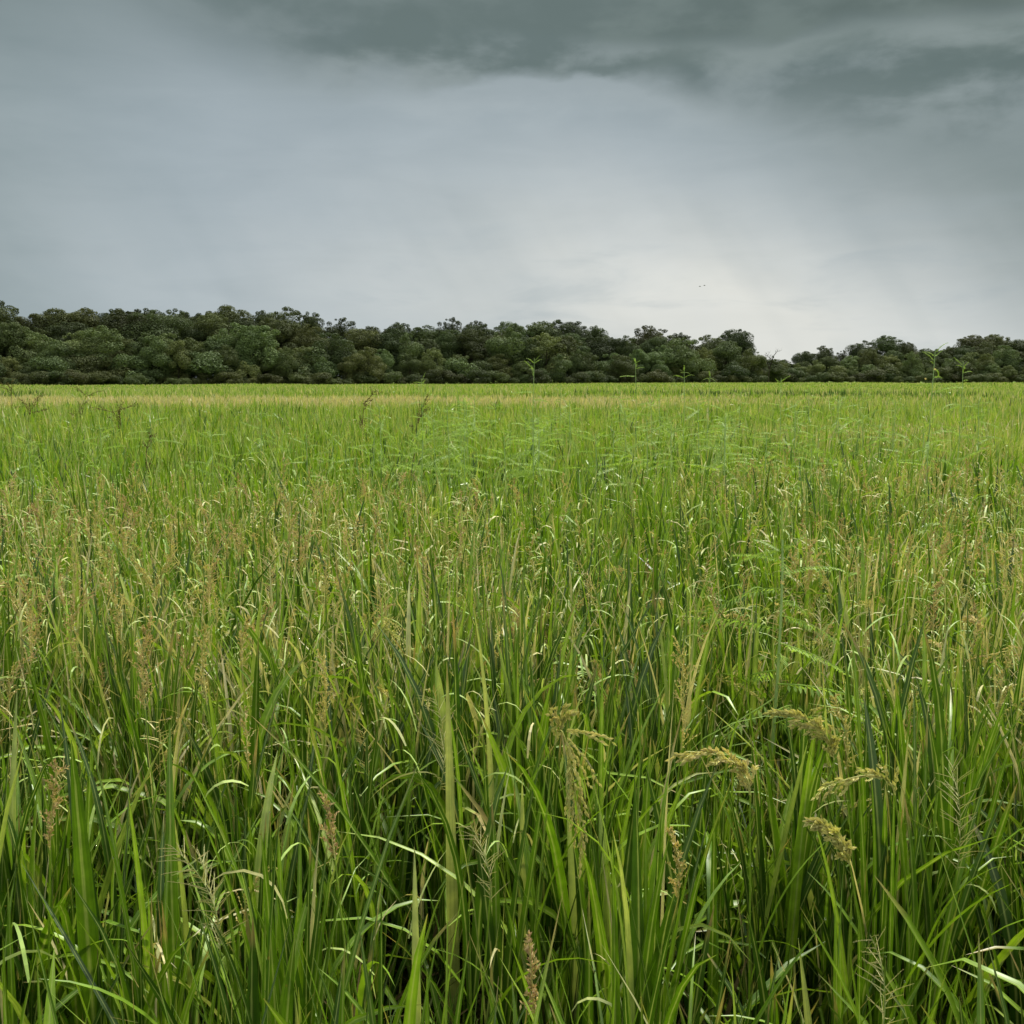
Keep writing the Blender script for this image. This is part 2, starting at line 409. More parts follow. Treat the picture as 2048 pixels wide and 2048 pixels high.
def wood(tab, x0, x1, Df, where, grow):
    rows = []
    def row(kind, name, x0, x1, step, dD, topf, shade, look, cat, rowname, group, wide=1.0):
        px = x0; k = 0
        while px < x1:
            k_in = px >= 0 and px <= 2048
            if k_in: k += 1
            kd = kind if isinstance(kind, str) else random.choice(kind)
            D = Df(px) + dD + random.uniform(-3.5, 3.5)
            lb = f'{look} {rowname} of {where}, ' + (f'{nth(k)} from the left' if k_in else 'outside the picture')
            place_tree(kd, name, px, D, topf(px), shade(px), lb, cat, group, wide)
            px += step * random.uniform(0.82, 1.2)
    # deep back rows so that no daylight shows under the crowns
    row(['tall', 'tall', 'tall', 'airy'], 'broadleaf_tree', x0, x1, grow * 54, 14, lambda p: prof(tab, p) + random.uniform(-10, 12), lambda p: tone(0.95),
        'tall dark tree', 'tree', 'on the skyline', 'skyline trees of ' + where, 0.95)
    row('tall', 'broadleaf_tree', x0 + 20, x1, grow * 56, 4, lambda p: prof(tab, p) + random.uniform(5, 34), lambda p: tone(0.95),
        'full dark-crowned tree', 'tree', 'just below the skyline', 'second row trees of ' + where)
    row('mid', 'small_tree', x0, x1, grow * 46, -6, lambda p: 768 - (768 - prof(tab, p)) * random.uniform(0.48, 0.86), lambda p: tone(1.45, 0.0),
        'rounded lighter green tree', 'tree', 'halfway down the front', 'middle row trees of ' + where)
    row(['mid', 'bush'], 'young_tree', x0, x1, grow * 40, -11, lambda p: 768 - (768 - prof(tab, p)) * random.uniform(0.26, 0.62), lambda p: tone(1.35, 0.0),
        'young bushy tree', 'tree', 'in the front row', 'front row trees of ' + where, 1.0)
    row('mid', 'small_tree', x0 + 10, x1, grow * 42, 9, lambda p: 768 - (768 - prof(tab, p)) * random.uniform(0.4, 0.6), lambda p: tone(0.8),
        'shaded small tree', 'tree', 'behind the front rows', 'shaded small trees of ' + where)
    row('bush', 'bush', x0, x1, grow * 23, -15, lambda p: 768 - random.uniform(12, 30), lambda p: tone(1.0, 0.03),
        'low dark bush at the foot', 'bush', '', 'bushes at the foot of ' + where, 1.3)
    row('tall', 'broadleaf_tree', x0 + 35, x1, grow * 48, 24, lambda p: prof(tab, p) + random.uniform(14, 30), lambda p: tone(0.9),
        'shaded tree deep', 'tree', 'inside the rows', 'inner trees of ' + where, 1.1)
wood(SKY_N, -260, 1528, Dn, 'the near wood', 1.0)
wood(SKY_F, 1440, 2330, lambda p: 365, 'the far wood', 0.80)

_st = random.getstate()
for px_, tp_, lb_ in ((1534, 722, 'small dark tree closing the gap between the woods, beside the dead tree'), (1549, 719, 'small round tree at the left end of the far wood'), (1542, 738, 'lowest round tree at the bottom of the gap between the woods')):
    place_tree('mid', 'small_tree', px_, 330, tp_, (0.95, 1.0, 0.9), lb_, 'tree', None, 1.25)
random.setstate(_st)
# a half-dead tree leaning at the end of the near wood
def dead_tree():
    D = 285
    base = at(1536, 770, D); base.z = 0
    root = obj('dead_tree', None, label='bare forked dead tree sticking up at the gap between the two woods', cat='tree', loc=base)
    g = Geo(); rg = np.random.default_rng(5)
    def br(p, d, L, r, lev):
        n = 5; P = [np.array(p)]; d = np.array(d, float)
        for i in range(n):
            d = d + rg.normal(size=3) * 0.14; d[2] += 0.05; d /= np.linalg.norm(d); P.append(P[-1] + d * L / n)
        V, F = tube(P, np.linspace(r, r * 0.45, n + 1), 5); g.add(V, F, rg.random())
        if lev > 0:
            for k in range(3):
                q = rg.integers(2, n + 1); a = rg.normal(size=3) * 0.75; nd = d + a; nd[2] = abs(nd[2]) * 0.8 + 0.2
                br(P[q], nd / np.linalg.norm(nd), L * 0.55, r * 0.5, lev - 1)
    br((0, 0, 0), (0.1, 0, 1), 6.5, 0.34, 0); br((0.4, 0, 6), (0.35, 0, 1), 5.0, 0.26, 3); br((0.3, 0, 5.5), (-0.5, 0, 0.9), 3.5, 0.2, 2)
    obj('trunk', g.mesh('trunk', BARK), root)
    rg2 = np.random.default_rng(9)
    V, F, T = leaf_cloud(rg2, np.array([[1.6, 0, 9.8], [-1.8, 0, 7.5], [2.6, 0.2, 8.6]]), [0.5, 0.7, 0.45], 50, 0.24)
    c = obj('foliage', mk_mesh('foliage', V, F, CROWN, {'tint': T}), root); c.color = (1, 1, 1, 1)
    root.scale = (0.72, 0.72, 0.78)
dead_tree()

# ------------------------------------------------------------------ the rice field
def blades(base, az, th0, bend, L, W, nseg, fold, tint, pw=1.6, twist=None):
    N = len(base); s = np.linspace(0, 1, nseg + 1)
    th = th0[:, None] + bend[:, None] * s[None] ** (pw if np.isscalar(pw) else pw[:, None])
    ca, sa = np.cos(az)[:, None], np.sin(az)[:, None]
    T = np.stack([np.sin(th) * ca, np.sin(th) * sa, np.cos(th)], -1)
    Tm = (T[:, 1:] + T[:, :-1]) / 2 * (L / nseg)[:, None, None]
    P = np.concatenate([np.zeros((N, 1, 3)), np.cumsum(Tm, 1)], 1) + base[:, None]
    side = np.stack([-np.sin(az), np.cos(az), np.zeros(N)], -1)[:, None] * np.ones((1, nseg + 1, 1))
    Nn = np.cross(side, T)
    tw = (twist if twist is not None else np.zeros(N))[:, None] * (0.3 + 0.7 * s[None])
    S = side * np.cos(tw)[..., None] + Nn * np.sin(tw)[..., None]
    Nn2 = np.cross(S, T)
    pr = np.minimum(1, 0.55 + 2.2 * s) * np.clip(1 - s ** 2.4, 0, 1) ** 0.75 + 0.03
    w = W[:, None] * pr[None] * 0.5
    if fold:
        A = P - S * w[..., None]; B = P + Nn2 * (w * 0.38)[..., None]; C = P + S * w[..., None]
        V = np.stack([A, B, C], 2); k = 3
    else:
        V = np.stack([P - S * w[..., None], P + S * w[..., None]], 2); k = 2
    i = (np.arange(N) * (nseg + 1) * k)[:, None, None] + (np.arange(nseg) * k)[None, :, None] + np.arange(k - 1)[None, None]
    F = np.stack([i, i + 1, i + k + 1, i + k], -1).reshape(-1, 4)
    t = np.repeat(tint, (nseg + 1) * k)
    global LAST_AL, LAST_MI
    LAST_AL = np.tile(np.repeat(s, k), N)
    LAST_MI = np.tile(np.array([0, 1, 0.0]) if k == 3 else np.array([0.0, 0.6]), N * (nseg + 1))
    return V.reshape(-1, 3), F, t

def in_wedge(x, y, near=3.2, half=0.62, pad=1.2):
    return (np.hypot(x, y) < near) | ((y > 0) & (np.abs(x) < y * half + pad))

def scatter(n_per_m2, d0, d1, full=False):
    hw = d1 * 0.62 + 1.2
    y0 = -d1 if full else (0 if d0 < 4 else d0 * 0.6)
    area = 2 * hw * (d1 - y0)
    n = int(area * n_per_m2)
    x = rng.uniform(-hw, hw, n); y = rng.uniform(y0, d1, n)
    d = np.hypot(x, y)
    k = in_wedge(x, y) & (d >= d0) & (d < d1)
    return x[k], y[k]

def straw(x, y):
    """Share of straw-coloured growth at a place in the field (0..1)."""
    u = x / np.maximum(y, 0.5); n = fbm(x, y, 3.5, 20)
    v = np.zeros_like(x) + 0.04
    m = fbm(x, y * 2.0, 16, 23)
    a = np.clip((y - 23 - 9 * m) / 3, 0, 1) * np.clip((52 - 8 * m - y) / 3, 0, 1) * np.clip(0.45 + m, 0, 1)
    v = np.maximum(v, a * np.clip(0.95 - np.clip(u - 0.02, 0, 1) * 1.9, 0.35, 1))
    b = np.clip((u - 0.06) / 0.25, 0, 1) * np.clip((26 - y) / 16, 0, 1) * np.clip((y - 4.5) / 2, 0, 1)
    v = np.maximum(v, b * np.clip(-0.2 + 1.3 * n, 0, 0.8))
    c = np.clip((7.5 - y) / 2.0, 0, 1) * np.clip((y - 1.5) / 1.2, 0, 1)
    v = np.maximum(v, c * np.clip(-0.55 + 2.0 * fbm(x, y * 1.6, 2.2, 88) - 0.55 * np.exp(-((u - 0.14) / 0.20) ** 2), 0, 1))
    return v

def tall(x, y):
    """Height of the growth in metres."""
    n = fbm(x, y, 2.2, 31); m = fbm(x, y, 14.0, 37)
    h = 0.80 + 0.24 * n - 0.07 * np.clip((3.2 - y) / 1.5, 0, 1)
    h = np.where((y > 30) & (y < 50), 0.78 + 0.12 * n, h)
    far = np.where(y < 75, 0.66 + 0.10 * n + 0.55 * vnoise(x, y * 0.5, 16.0, 71), 0.36 + 0.20 * n + 0.45 * vnoise(x, y * 0.3, 13.0, 75) * np.clip((y - 150) / 60, 0, 1))
    return np.where(y >= 50, far, h)

HERO_XY = []; DROP_SRC = []
def clear_of_heroes(x, y):
    k = np.ones(len(x), bool)
    for hx, hy, w, dep in HERO_XY:
        t = y - hy
        k &= ~((t < 0.03) & (t > -dep) & (np.abs(x - hx * y / hy) < w))
    return k
def tillers(x, y, nl, wmul, nseg, fold, name, label, zone_green, lod=0):
    kc = 5 if lod < 3 else 1
    sp = (0.045, 0.06, 0.10, 0.3)[lod]
    x = np.repeat(x[::kc], kc); y = np.repeat(y[::kc], kc)
    N = len(x); nc = N // kc
    x = x + rng.normal(0, sp, N); y = y + rng.normal(0, sp, N)
    low = ~clear_of_heroes(x, y) if lod < 2 else np.zeros(N, bool)
    keep = ~low | (rng.random(N) < 0.8)
    ctint = np.repeat(rng.normal(0, 0.09, nc), kc)[keep]; ch = np.repeat(rng.uniform(0.84, 1.10, nc), kc)[keep]
    x, y = x[keep], y[keep]; N = len(x)
    h = tall(x, y) * ch * rng.uniform(0.88, 1.08, N) * np.where(low[keep], 0.74, 1.0)
    st = straw(x, y)
    X = np.repeat(x, nl) + rng.normal(0, 0.012, N * nl); Y = np.repeat(y, nl) + rng.normal(0, 0.012, N * nl)
    Hh = np.repeat(h, nl); ST = np.repeat(st, nl)
    M = N * nl
    lev = np.tile(np.linspace(0.10, 0.56, nl), N) + rng.normal(0, 0.05, M)
    base = np.stack([X, Y, Hh * np.clip(lev, 0.0, 0.7)], -1)
    az = np.repeat(rng.uniform(0, 6.283, N), nl) + np.tile(np.arange(nl) * math.pi, N) + rng.normal(0, 0.7, M)
    # wind and growth lean slightly to the right
    L = (Hh * (1.0 - np.clip(lev, 0, 0.7))) * rng.uniform(0.75, 1.12, M) + 0.06
    th0 = np.abs(rng.normal(0.06, 0.09, M)); bend = np.abs(rng.normal(0.22, 0.30, M))
    near = np.clip((3.0 - Y) / 1.2, 0, 1)
    arch = rng.random(M) < (0.22 - 0.08 * near if lod < 2 else 0.14)
    bend = np.where(arch, rng.uniform(1.3, 2.6, M), bend)
    L = np.where(arch, L * 0.95, L)
    tint_arch = rng.uniform(0.3, 0.6, M)
    stray = rng.random(M) < 0.03
    th0 = np.where(stray, rng.uniform(0.35, 0.9, M), th0)
    W = np.clip(rng.lognormal(math.log(0.0105), 0.42, M), 0.004, 0.020) * wmul
    tint = np.clip(rng.normal(0.22 if lod < 2 else 0.28, 0.19, M) + np.repeat(ctint, nl) + 0.16 * zone_green(X, Y), 0, 0.62)
    dead = rng.random(M) < np.where((Y > 24) & (Y < 52), np.clip(ST * 1.1, 0, 0.92), np.where(Y > 52, 0.22, ST * 0.45))
    tint = np.clip(tint - 0.13 * near, 0, 1)
    W = W * (1 + 0.30 * near * (rng.random(M) < 0.5))
    tint = np.where(arch, tint_arch - 0.12 * near, tint)
    tint = np.where(dead, rng.uniform(0.80, 1.0, M), tint)
    if lod < 2: W = np.where(dead, W * 0.6, W)
    tint = np.where((rng.random(M) < 0.07) & ~dead, rng.uniform(0.5, 0.7, M), tint)
    tw = rng.normal(0, 0.8, M)
    if lod >= 3: W = W * 0.8
    V, F, t = blades(base, az, th0, bend, L, W, nseg, fold, tint, pw=rng.uniform(1.2, 3.0, M), twist=tw)
    AL, MI = LAST_AL, LAST_MI
    if lod < 2:     # culms
        b = np.stack([x, y, np.zeros(N)], -1)
        V2, F2, t2 = blades(b, rng.uniform(0, 6.283, N), np.abs(rng.normal(0, 0.04, N)), rng.normal(0, 0.12, N), h * 0.8, np.full(N, 0.004 * wmul), 3, False,
                            np.clip(rng.normal(0.55, 0.12, N), 0, 1), twist=rng.uniform(0, 3, N))
        F2 = F2 + len(V); V = np.vstack([V, V2]); F = np.vstack([F, F2]); t = np.concatenate([t, t2]); AL = np.concatenate([AL, np.zeros(len(t2))]); MI = np.concatenate([MI, np.zeros(len(t2))])
    if lod == 0: DROP_SRC.append((V, F, t))
    o = obj(name, mk_mesh(name, V, F, GRASS, {'tint': t, 'along': AL, 'mid': MI}, smooth=fold), kind='stuff', label=label, cat='grass')
    return o

mid_green = lambda X, Y: np.clip((Y - 4) / 5, 0, 1.6) + (fbm(X, Y, 2.5, 50) - 0.5) * 1.2
# ------------------------------------------------------------------ seed heads
def curve_path(base, neck, tip, n1=8, n2=12, sag=0.0):
    """Stem from the ground to the neck, then the head arching to the tip."""
    b, k, t = (np.array(v, float) for v in (base, neck, tip))
    s = np.linspace(0, 1, n1)[:, None]
    c = b + (k - b) * np.array([0.15, 0.15, 0.6])
    st = (1 - s) ** 2 * b + 2 * s * (1 - s) * c + s * s * k
    d = (k - c); d /= np.linalg.norm(d); m = k + d * np.linalg.norm(t - k) * 0.55
    s = np.linspace(0, 1, n2)[:, None]
    hd = (1 - s) ** 2 * k + 2 * s * (1 - s) * m + s * s * t
    return st, hd

def spikelets(P, D, ln, wd, tint, g):
    """Crossed husk-shaped rhombi at points P pointing along D."""
    P = np.asarray(P); D = np.asarray(D); n = len(P)
    D = D / (np.linalg.norm(D, axis=1)[:, None] + 1e-9)
    A = np.cross(D, rng.normal(size=(n, 3))); A /= np.linalg.norm(A, axis=1)[:, None] + 1e-9
    B = np.cross(D, A)
    ln = np.broadcast_to(ln, (n,))[:, None]; wd = np.broadcast_to(wd, (n,))[:, None] / 2
    for S in (A, B):
        q = np.stack([P, P + D * ln * 0.45 + S * wd, P + D * ln, P + D * ln * 0.45 - S * wd], 1).reshape(-1, 3)
        g.add(q, np.arange(n * 4).reshape(n, 4), np.repeat(np.broadcast_to(tint, (n,)), 4))

def strip(P, w, g, tint):
    P = np.asarray(P); n = len(P)
    T = np.gradient(P, axis=0); S = np.cross(T, np.array([0.3, -1, 0.25])); S /= np.linalg.norm(S, axis=1)[:, None] + 1e-9
    w = np.linspace(w, w * 0.4, n)[:, None] / 2
    V = np.stack([P - S * w, P + S * w], 1).reshape(-1, 3); i = np.arange(n - 1)[:, None] * 2
    g.add(V, np.hstack([i, i + 1, i + 3, i + 2]), tint)

def head_geo(hd, kind, rg, dens=1.0, fat=1.0):
    g = Geo(); n = len(hd); Tg = np.gradient(hd, axis=0); Tg /= np.linalg.norm(Tg, axis=1)[:, None]
    L = np.linalg.norm(np.diff(hd, axis=0), axis=1).sum()
    V, F = tube(hd, np.linspace(0.0013, 0.0006, n) * fat, 4); g.add(V, F, 0.2)
    t0 = rg.random()
    nb = int({'barnyard': 20, 'rice': 13, 'feather': 30}[kind] * dens) + 2
    for k in range(nb):
        s = (k + 0.3 * rg.random()) / nb; i = min(n - 2, int(s * (n - 1))); f = s * (n - 1) - i
        p = hd[i] * (1 - f) + hd[i + 1] * f; t = Tg[i]
        a = rg.normal(size=3); a -= t * (a @ t); a /= np.linalg.norm(a)
        if kind == 'barnyard':
            bl = L * (0.36 - 0.24 * s) * rg.uniform(0.4, 1.3); m = max(3, int(9 * dens)); q = np.linspace(0.05, 1, m)[:, None]
            d0 = t * 0.85 + a * rg.uniform(0.25, 0.6)
            pts = p + q * bl * d0 + np.array([0, 0, -1]) * bl * 0.25 * q ** 2
            strip(pts, 0.0009 * fat, g, 0.3)
            dr = np.tile(d0, (m, 1)) + rg.normal(size=(m, 3)) * 0.55
            spikelets(pts, dr, 0.0066 * fat * rg.uniform(0.7, 1.3, m), 0.0026 * fat, np.clip(t0 * 0.6 + 0.3 + rg.normal(0, 0.15, m), 0, 1), g)
        elif kind == 'rice':
            bl = L * (0.42 - 0.22 * s) * rg.uniform(0.7, 1.1); m = max(3, int(8 * dens)); q = np.linspace(0.1, 1, m)[:, None]
            d0 = t * 0.9 + a * 0.32
            pts = p + q * bl * d0 + np.array([0, 0, -1]) * bl * 0.35 * q ** 2
            strip(pts, 0.0009 * fat, g, 0.2)
            dr = np.tile(d0, (m, 1)) + rg.normal(size=(m, 3)) * 0.3 + np.array([0, 0, -0.5]) * q
            spikelets(pts, dr, 0.0090 * fat * rg.uniform(0.85, 1.15, m), 0.0046 * fat, np.clip(0.28 + 0.2 * t0 + rg.normal(0, 0.1, m), 0, 1), g)
        else:
            bl = L * (0.30 - 0.18 * abs(s - 0.3)) * rg.uniform(0.55, 1.15); q = np.linspace(0, 1, 4)[:, None]
            d0 = t * rg.uniform(0.5, 0.9) + a * 0.8
            pts = p + q * bl * d0 + np.array([0, 0, -1]) * bl * 0.12 * q ** 2
            strip(pts, 0.0019 * fat, g, 0.4 + 0.5 * rg.random())
            if dens > 0.7:
                m = 7; q = np.linspace(0.15, 1, m)[:, None]; pp = p + q * bl * d0 + np.array([0, 0, -1]) * bl * 0.12 * q ** 2
                spikelets(pp, np.tile(d0, (m, 1)) + rg.normal(size=(m, 3)) * 0.25, 0.0038 * fat, 0.0011 * fat, 0.5 + 0.4 * rg.random(), g)
    return g

def rand_head(kind, rg, dens, fat=1.0, z0=0.0):
    lean = {'barnyard': 0.05, 'rice': 0.13, 'feather': 0.05}[kind]; a = rg.random() * 6.283
    L = {'barnyard': 0.13, 'rice': 0.15, 'feather': 0.19}[kind] * rg.uniform(0.85, 1.2)
    dz = {'barnyard': 0.93, 'rice': 0.15, 'feather': 0.97}[kind]
    e = math.sqrt(1 - dz * dz) * rg.uniform(0.5, 1.1)
    neck = np.array([0, 0, z0]); tip = neck + L * np.array([math.cos(a) * e, math.sin(a) * e, dz * rg.uniform(0.85, 1)])
    _, hd = curve_path((0, 0, z0 - 0.5), neck, tip)
    return hd

MATK = {'barnyard': HEAD, 'rice': HEAD, 'feather': FEATHER}

# individual seeding grasses close to the viewer: thing > stem, seed_head, leaf
def hero(kind, p_neck, p_tip, Y, label, group=None, tint=0.35, dens=1.0, leaf=True, Yt=None, off=None, seed=0, fat=None):
    fat = fat or {'barnyard': 0.95, 'rice': 1.25, 'feather': 0.8}[kind]
    rg = np.random.default_rng(seed + 1000)
    k = np.array(at(*p_neck, Y)); t = np.array(at(*p_tip, Yt or Y))
    o = np.array([rg.normal(0, 0.05), rg.normal(0, 0.04) + 0.02]) if off is None else np.array(off)
    b = np.array([k[0] + o[0], k[1] + o[1], 0.0])
    mx_, my_ = (k[0] + t[0]) / 2, (k[1] + t[1]) / 2
    HERO_XY.append((mx_, my_, abs(k[0] - t[0]) * 0.5 + 0.035, 0.40))
    root = obj('seeding_grass', None, label=label, cat='grass plant', group=group, loc=b)
    st, hd = curve_path((0, 0, 0), k - b, t - b)
    V, F = tube(st, np.linspace(0.0026, 0.0014, len(st)), 5); g = Geo(); g.add(V, F, 0.5); obj('stem', g.mesh('stem', GRASS, True), root)
    obj('seed_head', head_geo(hd, kind, rg, dens * 1.2, fat).mesh('seed_head', MATK[kind]), root)
    if leaf:
        n = 2; z = k[2] * np.array([0.45, 0.66]); az = rg.uniform(0, 6.283) + np.array([0, 2.8])
        base = np.stack([st[4, 0] * np.ones(n), st[4, 1] * np.ones(n), z], -1)
        for q in range(n):
            V, F, tt = blades(base[q:q + 1], az[q:q + 1], np.array([0.2]), np.array([rg.uniform(0.5, 2.0)]), np.array([rg.uniform(0.28, 0.42)]),
                              np.array([0.0095]), 10, True, np.array([tint]), twist=np.array([rg.normal(0, 0.5)]))
            obj('leaf', mk_mesh('leaf', V, F, GRASS, {'tint': tt}, True), root)
    return root

H = hero
H('rice', (1668, 1520), (1562, 1425), 1.75, 'plump golden seed head nodding left above a pale folded leaf, right of centre', seed=1, dens=1.3)
H('rice', (1500, 1590), (1372, 1503), 1.62, 'golden seed head lying almost flat, pointing left beside a pale curved leaf', seed=2, dens=1.2)
H('rice', (1700, 1730), (1636, 1640), 1.40, 'golden seed head on a pale stem leaning left, low on the right', seed=3, dens=1.2, off=(0.10, 0.03))
H('rice', (1790, 1590), (1640, 1580), 1.55, 'thin brown seed head arching left over the golden ones', seed=4, dens=0.8, off=(0.10, 0.04))
H('barnyard', (1362, 1500), (1358, 1290), 1.85, 'upright brown seed head with pale husks, right of centre', seed=5, dens=1.2)
H('rice', (1110, 1490), (1165, 1690), 1.60, 'olive seed head hanging down from an arched stem in the middle', seed=6, dens=1.4, off=(-0.06, 0.0))
H('feather', (1765, 2060), (1740, 1870), 1.15, 'stiff herringbone seed head with straight side bristles at the bottom right', seed=7, dens=0.8)
H('feather', (440, 1900), (340, 1690), 1.35, 'feathery seed head leaning left among dark leaves, low on the left', seed=8)
H('feather', (450, 1900), (400, 1710), 1.42, 'feathery upright seed head beside the leaning one, low on the left', seed=9)
H('feather', (880, 1580), (865, 1380), 1.95, 'wide pale feathery seed head left of the middle', seed=10)
H('feather', (980, 1800), (940, 1650), 1.45, 'small brown feathery seed head deep among the leaves in the middle', seed=11)
H('feather', (1915, 1740), (1905, 1530), 1.60, 'dense reddish feathery seed head near the right edge', seed=12, dens=1.3)
H('barnyard', (290, 1420), (300, 1240), 2.05, 'bushy reddish brown seed head on the left, the largest brown one there', seed=13, dens=1.4)
H('barnyard', (100, 1700), (115, 1530), 1.50, 'brown seed head on a dark stem near the left edge', seed=14)
H('barnyard', (60, 1340), (45, 1160), 2.3, 'brown seed head touching the left edge of the picture', seed=15, dens=1.3)
H('barnyard', (650, 1460), (640, 1310), 2.0, 'brown seed head standing left of the middle above pale leaves', seed=16, dens=1.2)
H('barnyard', (670, 1720), (650, 1595), 1.50, 'short brown seed head bent right in the left half, low down', seed=17)
H('barnyard', (1070, 2030), (1060, 1880), 1.12, 'yellow-green seed head rising from the bottom edge in the middle', seed=18)
H('barnyard', (1355, 1800), (1340, 1660), 1.45, 'thin brown seed head standing between dark blades right of the middle', seed=19)
H('feather', (1650, 1330), (1640, 1200), 2.4, 'pale feathery head behind the tall green weed', seed=20)

for k in range(26):
    Yk = random.uniform(1.9, 4.2); px = random.triangular(10, 760, 260) if k < 18 else random.uniform(1500, 2030)
    topz = random.uniform(0.98, 1.16); d = (topz - CAM_H) / Yk
    py = 1024 - 2048 * math.tan(math.atan(d) + PITCH)
    a = random.uniform(-35, 35)
    H('barnyard', (px, py + 300 / Yk), (px + a, py), Yk, 'loose reddish brown seed head standing above the rice a few metres in', 'reddish brown seed heads in the near rice',
      seed=200 + k, dens=0.9, fat=1.15)
# the rice itself, now that the seeding grasses have their room
HERO_XY.append((at(1545, 1200, 2.75).x, 2.80, 0.20, 0.9))
x, y = scatter(390, 0.25, 3.2, full=True)
tillers(x, y, 4, 1.25, 8, True, 'rice_grass', 'tall upright rice leaves filling the bottom of the picture nearest the viewer', mid_green, 0)
x, y = scatter(300, 3.2, 7.0)
tillers(x, y, 4, 1.25, 5, False, 'rice_grass', 'dense rice leaves among brown seed heads a few metres into the field', mid_green, 1)
x, y = scatter(130, 7.0, 15.0)
tillers(x, y, 4, 1.9, 4, False, 'rice_grass', 'bright green rice leaves in the middle of the field', mid_green, 1)
x, y = scatter(45, 15.0, 32.0)
tillers(x, y, 4, 3.0, 3, False, 'rice_grass', 'smooth bright green rice in the far half of the field', lambda X, Y: 1.5 + (fbm(X, Y, 4, 50) - 0.5) * 1.6, 2)
x, y = scatter(26, 32.0, 52.0)
tillers(x, y, 4, 4.5, 3, False, 'dry_grass', 'flat strip of straw-coloured grass beyond the green rice', lambda X, Y: 1.4 + 0 * X, 2)
x, y = scatter(11.0, 52.0, 130.0)
painted_foot_shade = lambda X, Y: 1.3 + (fbm(X, Y, 12, 50) - 0.5) * 3.0 - 3.0 * ((Y < 56 + 3 * np.sin(X / 9)) & (fbm(X, Y * 0, 14, 61) > 0.42))  # shadow along the band's near foot is put into the blade tint
tillers(x, y, 3, 5.5, 2, False, 'far_grass', 'band of light green grass beyond the straw-coloured strip', painted_foot_shade, 3)
x, y = scatter(2.6, 130.0, 262.0)
tillers(x, y, 3, 12.0, 2, False, 'far_grass', 'thin line of grass running along the foot of the woods', lambda X, Y: 1.2 + (fbm(X, Y, 18, 50) - 0.5) * 2.0, 3)

# low tangled undergrowth that closes the ground between the rice plants
def thatch(n, d0, d1, wm, nseg, full):
    x, y = scatter(n, d0, d1, full=full); N = len(x)
    V, F, t = blades(np.stack([x, y, rng.uniform(0, 0.25, N)], -1), rng.uniform(0, 6.283, N), rng.uniform(0.0, 0.7, N), rng.uniform(0.2, 1.6, N),
                     rng.uniform(0.25, 0.5, N), rng.uniform(0.004, 0.010, N) * wm, nseg, False,
                     np.where(rng.random(N) < 0.3, rng.uniform(0.7, 1, N), rng.uniform(0.0, 0.3, N)), twist=rng.normal(0, 0.9, N))
    obj('undergrowth', mk_mesh('undergrowth', V, F, THATCH, {'tint': t}), kind='stuff', label='low tangled undergrowth between the rice stems', cat='grass')
thatch(900, 0.25, 3.0, 1.2, 4, True)
thatch(400, 3.0, 6.0, 1.6, 3, False)

def water_drops():
    V, _, _ = DROP_SRC[0]; V = V[rng.integers(0, len(V), 60000)]
    V = V[(V[:, 1] > 0.9) & (V[:, 2] > 0.45) & (np.abs(V[:, 0]) < V[:, 1] * 0.55)][:1500]
    a = np.linspace(0, 2 * np.pi, 7)[:-1]; ph = np.linspace(-1.45, 1.45, 6)
    S = np.array([[math.cos(p) * math.cos(q), math.cos(p) * math.sin(q), math.sin(p)] for p in ph for q in a])
    i = np.arange(5)[:, None] * 6; j = np.arange(6)[None]; k = (j + 1) % 6
    F0 = np.stack([i + j, i + k, i + 6 + k, i + 6 + j], -1).reshape(-1, 4); N = len(V)
    r = rng.uniform(0.0007, 0.0019, N)
    P = V[:, None] + S[None] * r[:, None, None] + np.array([0, 0, 0.0006])
    m = bpy.data.materials.new('water'); m.use_nodes = True; p = m.node_tree.nodes['Principled BSDF']
    p.inputs['Base Color'].default_value = (1, 1, 1, 1); p.inputs['Roughness'].default_value = 0.03; p.inputs['IOR'].default_value = 1.33
    p.inputs['Transmission Weight'].default_value = 1.0
    obj('water_drops', mk_mesh('water_drops', P.reshape(-1, 3), (F0[None] + (np.arange(N) * len(S))[:, None, None]).reshape(-1, 4), m, {'tint': np.zeros(N * len(S))}, True),
        kind='stuff', label='tiny rain drops sitting on the near rice leaves', cat='water drops')
water_drops()

# small pale curling leaves of the weedy grasses at the top of the growth
def curls(n, d0, d1, wm, nseg, label):
    x, y = scatter(n, d0, d1)
    k = (rng.random(len(x)) < 0.05 + 0.20 * (y < 6.5) + 0.70 * np.clip(straw(x, y) * 1.4, 0, 1)) & clear_of_heroes(x, y) & (rng.random(len(x)) < np.clip((y - 0.6) / 2.2, 0.25, 1)); x, y = x[k], y[k]; N = len(x)
    z = tall(x, y) * rng.uniform(0.68, 1.0, N)
    V, F, t = blades(np.stack([x, y, z], -1), rng.uniform(0, 6.283, N), rng.uniform(0.1, 1.1, N), rng.uniform(0.9, 3.0, N), rng.uniform(0.06, 0.17, N),
                     rng.uniform(0.003, 0.0062, N) * wm, nseg, False, np.clip(rng.normal(0.62, 0.14, N), 0.3, 0.95), pw=rng.uniform(0.9, 1.8, N), twist=rng.normal(0, 0.9, N))
    obj('grass_leaves', mk_mesh('grass_leaves', V, F, PALE, {'tint': rng.random(N).repeat(len(t) // N)}), kind='stuff', label=label, cat='grass')
curls(420, 1.2, 4.0, 1.0, 6, 'small pale curling grass leaves between the near rice blades')
curls(520, 4.0, 9.0, 1.5, 4, 'small pale curling grass leaves a few metres into the field')
curls(90, 9.0, 18.0, 2.4, 3, 'small pale grass leaves over the middle of the field')

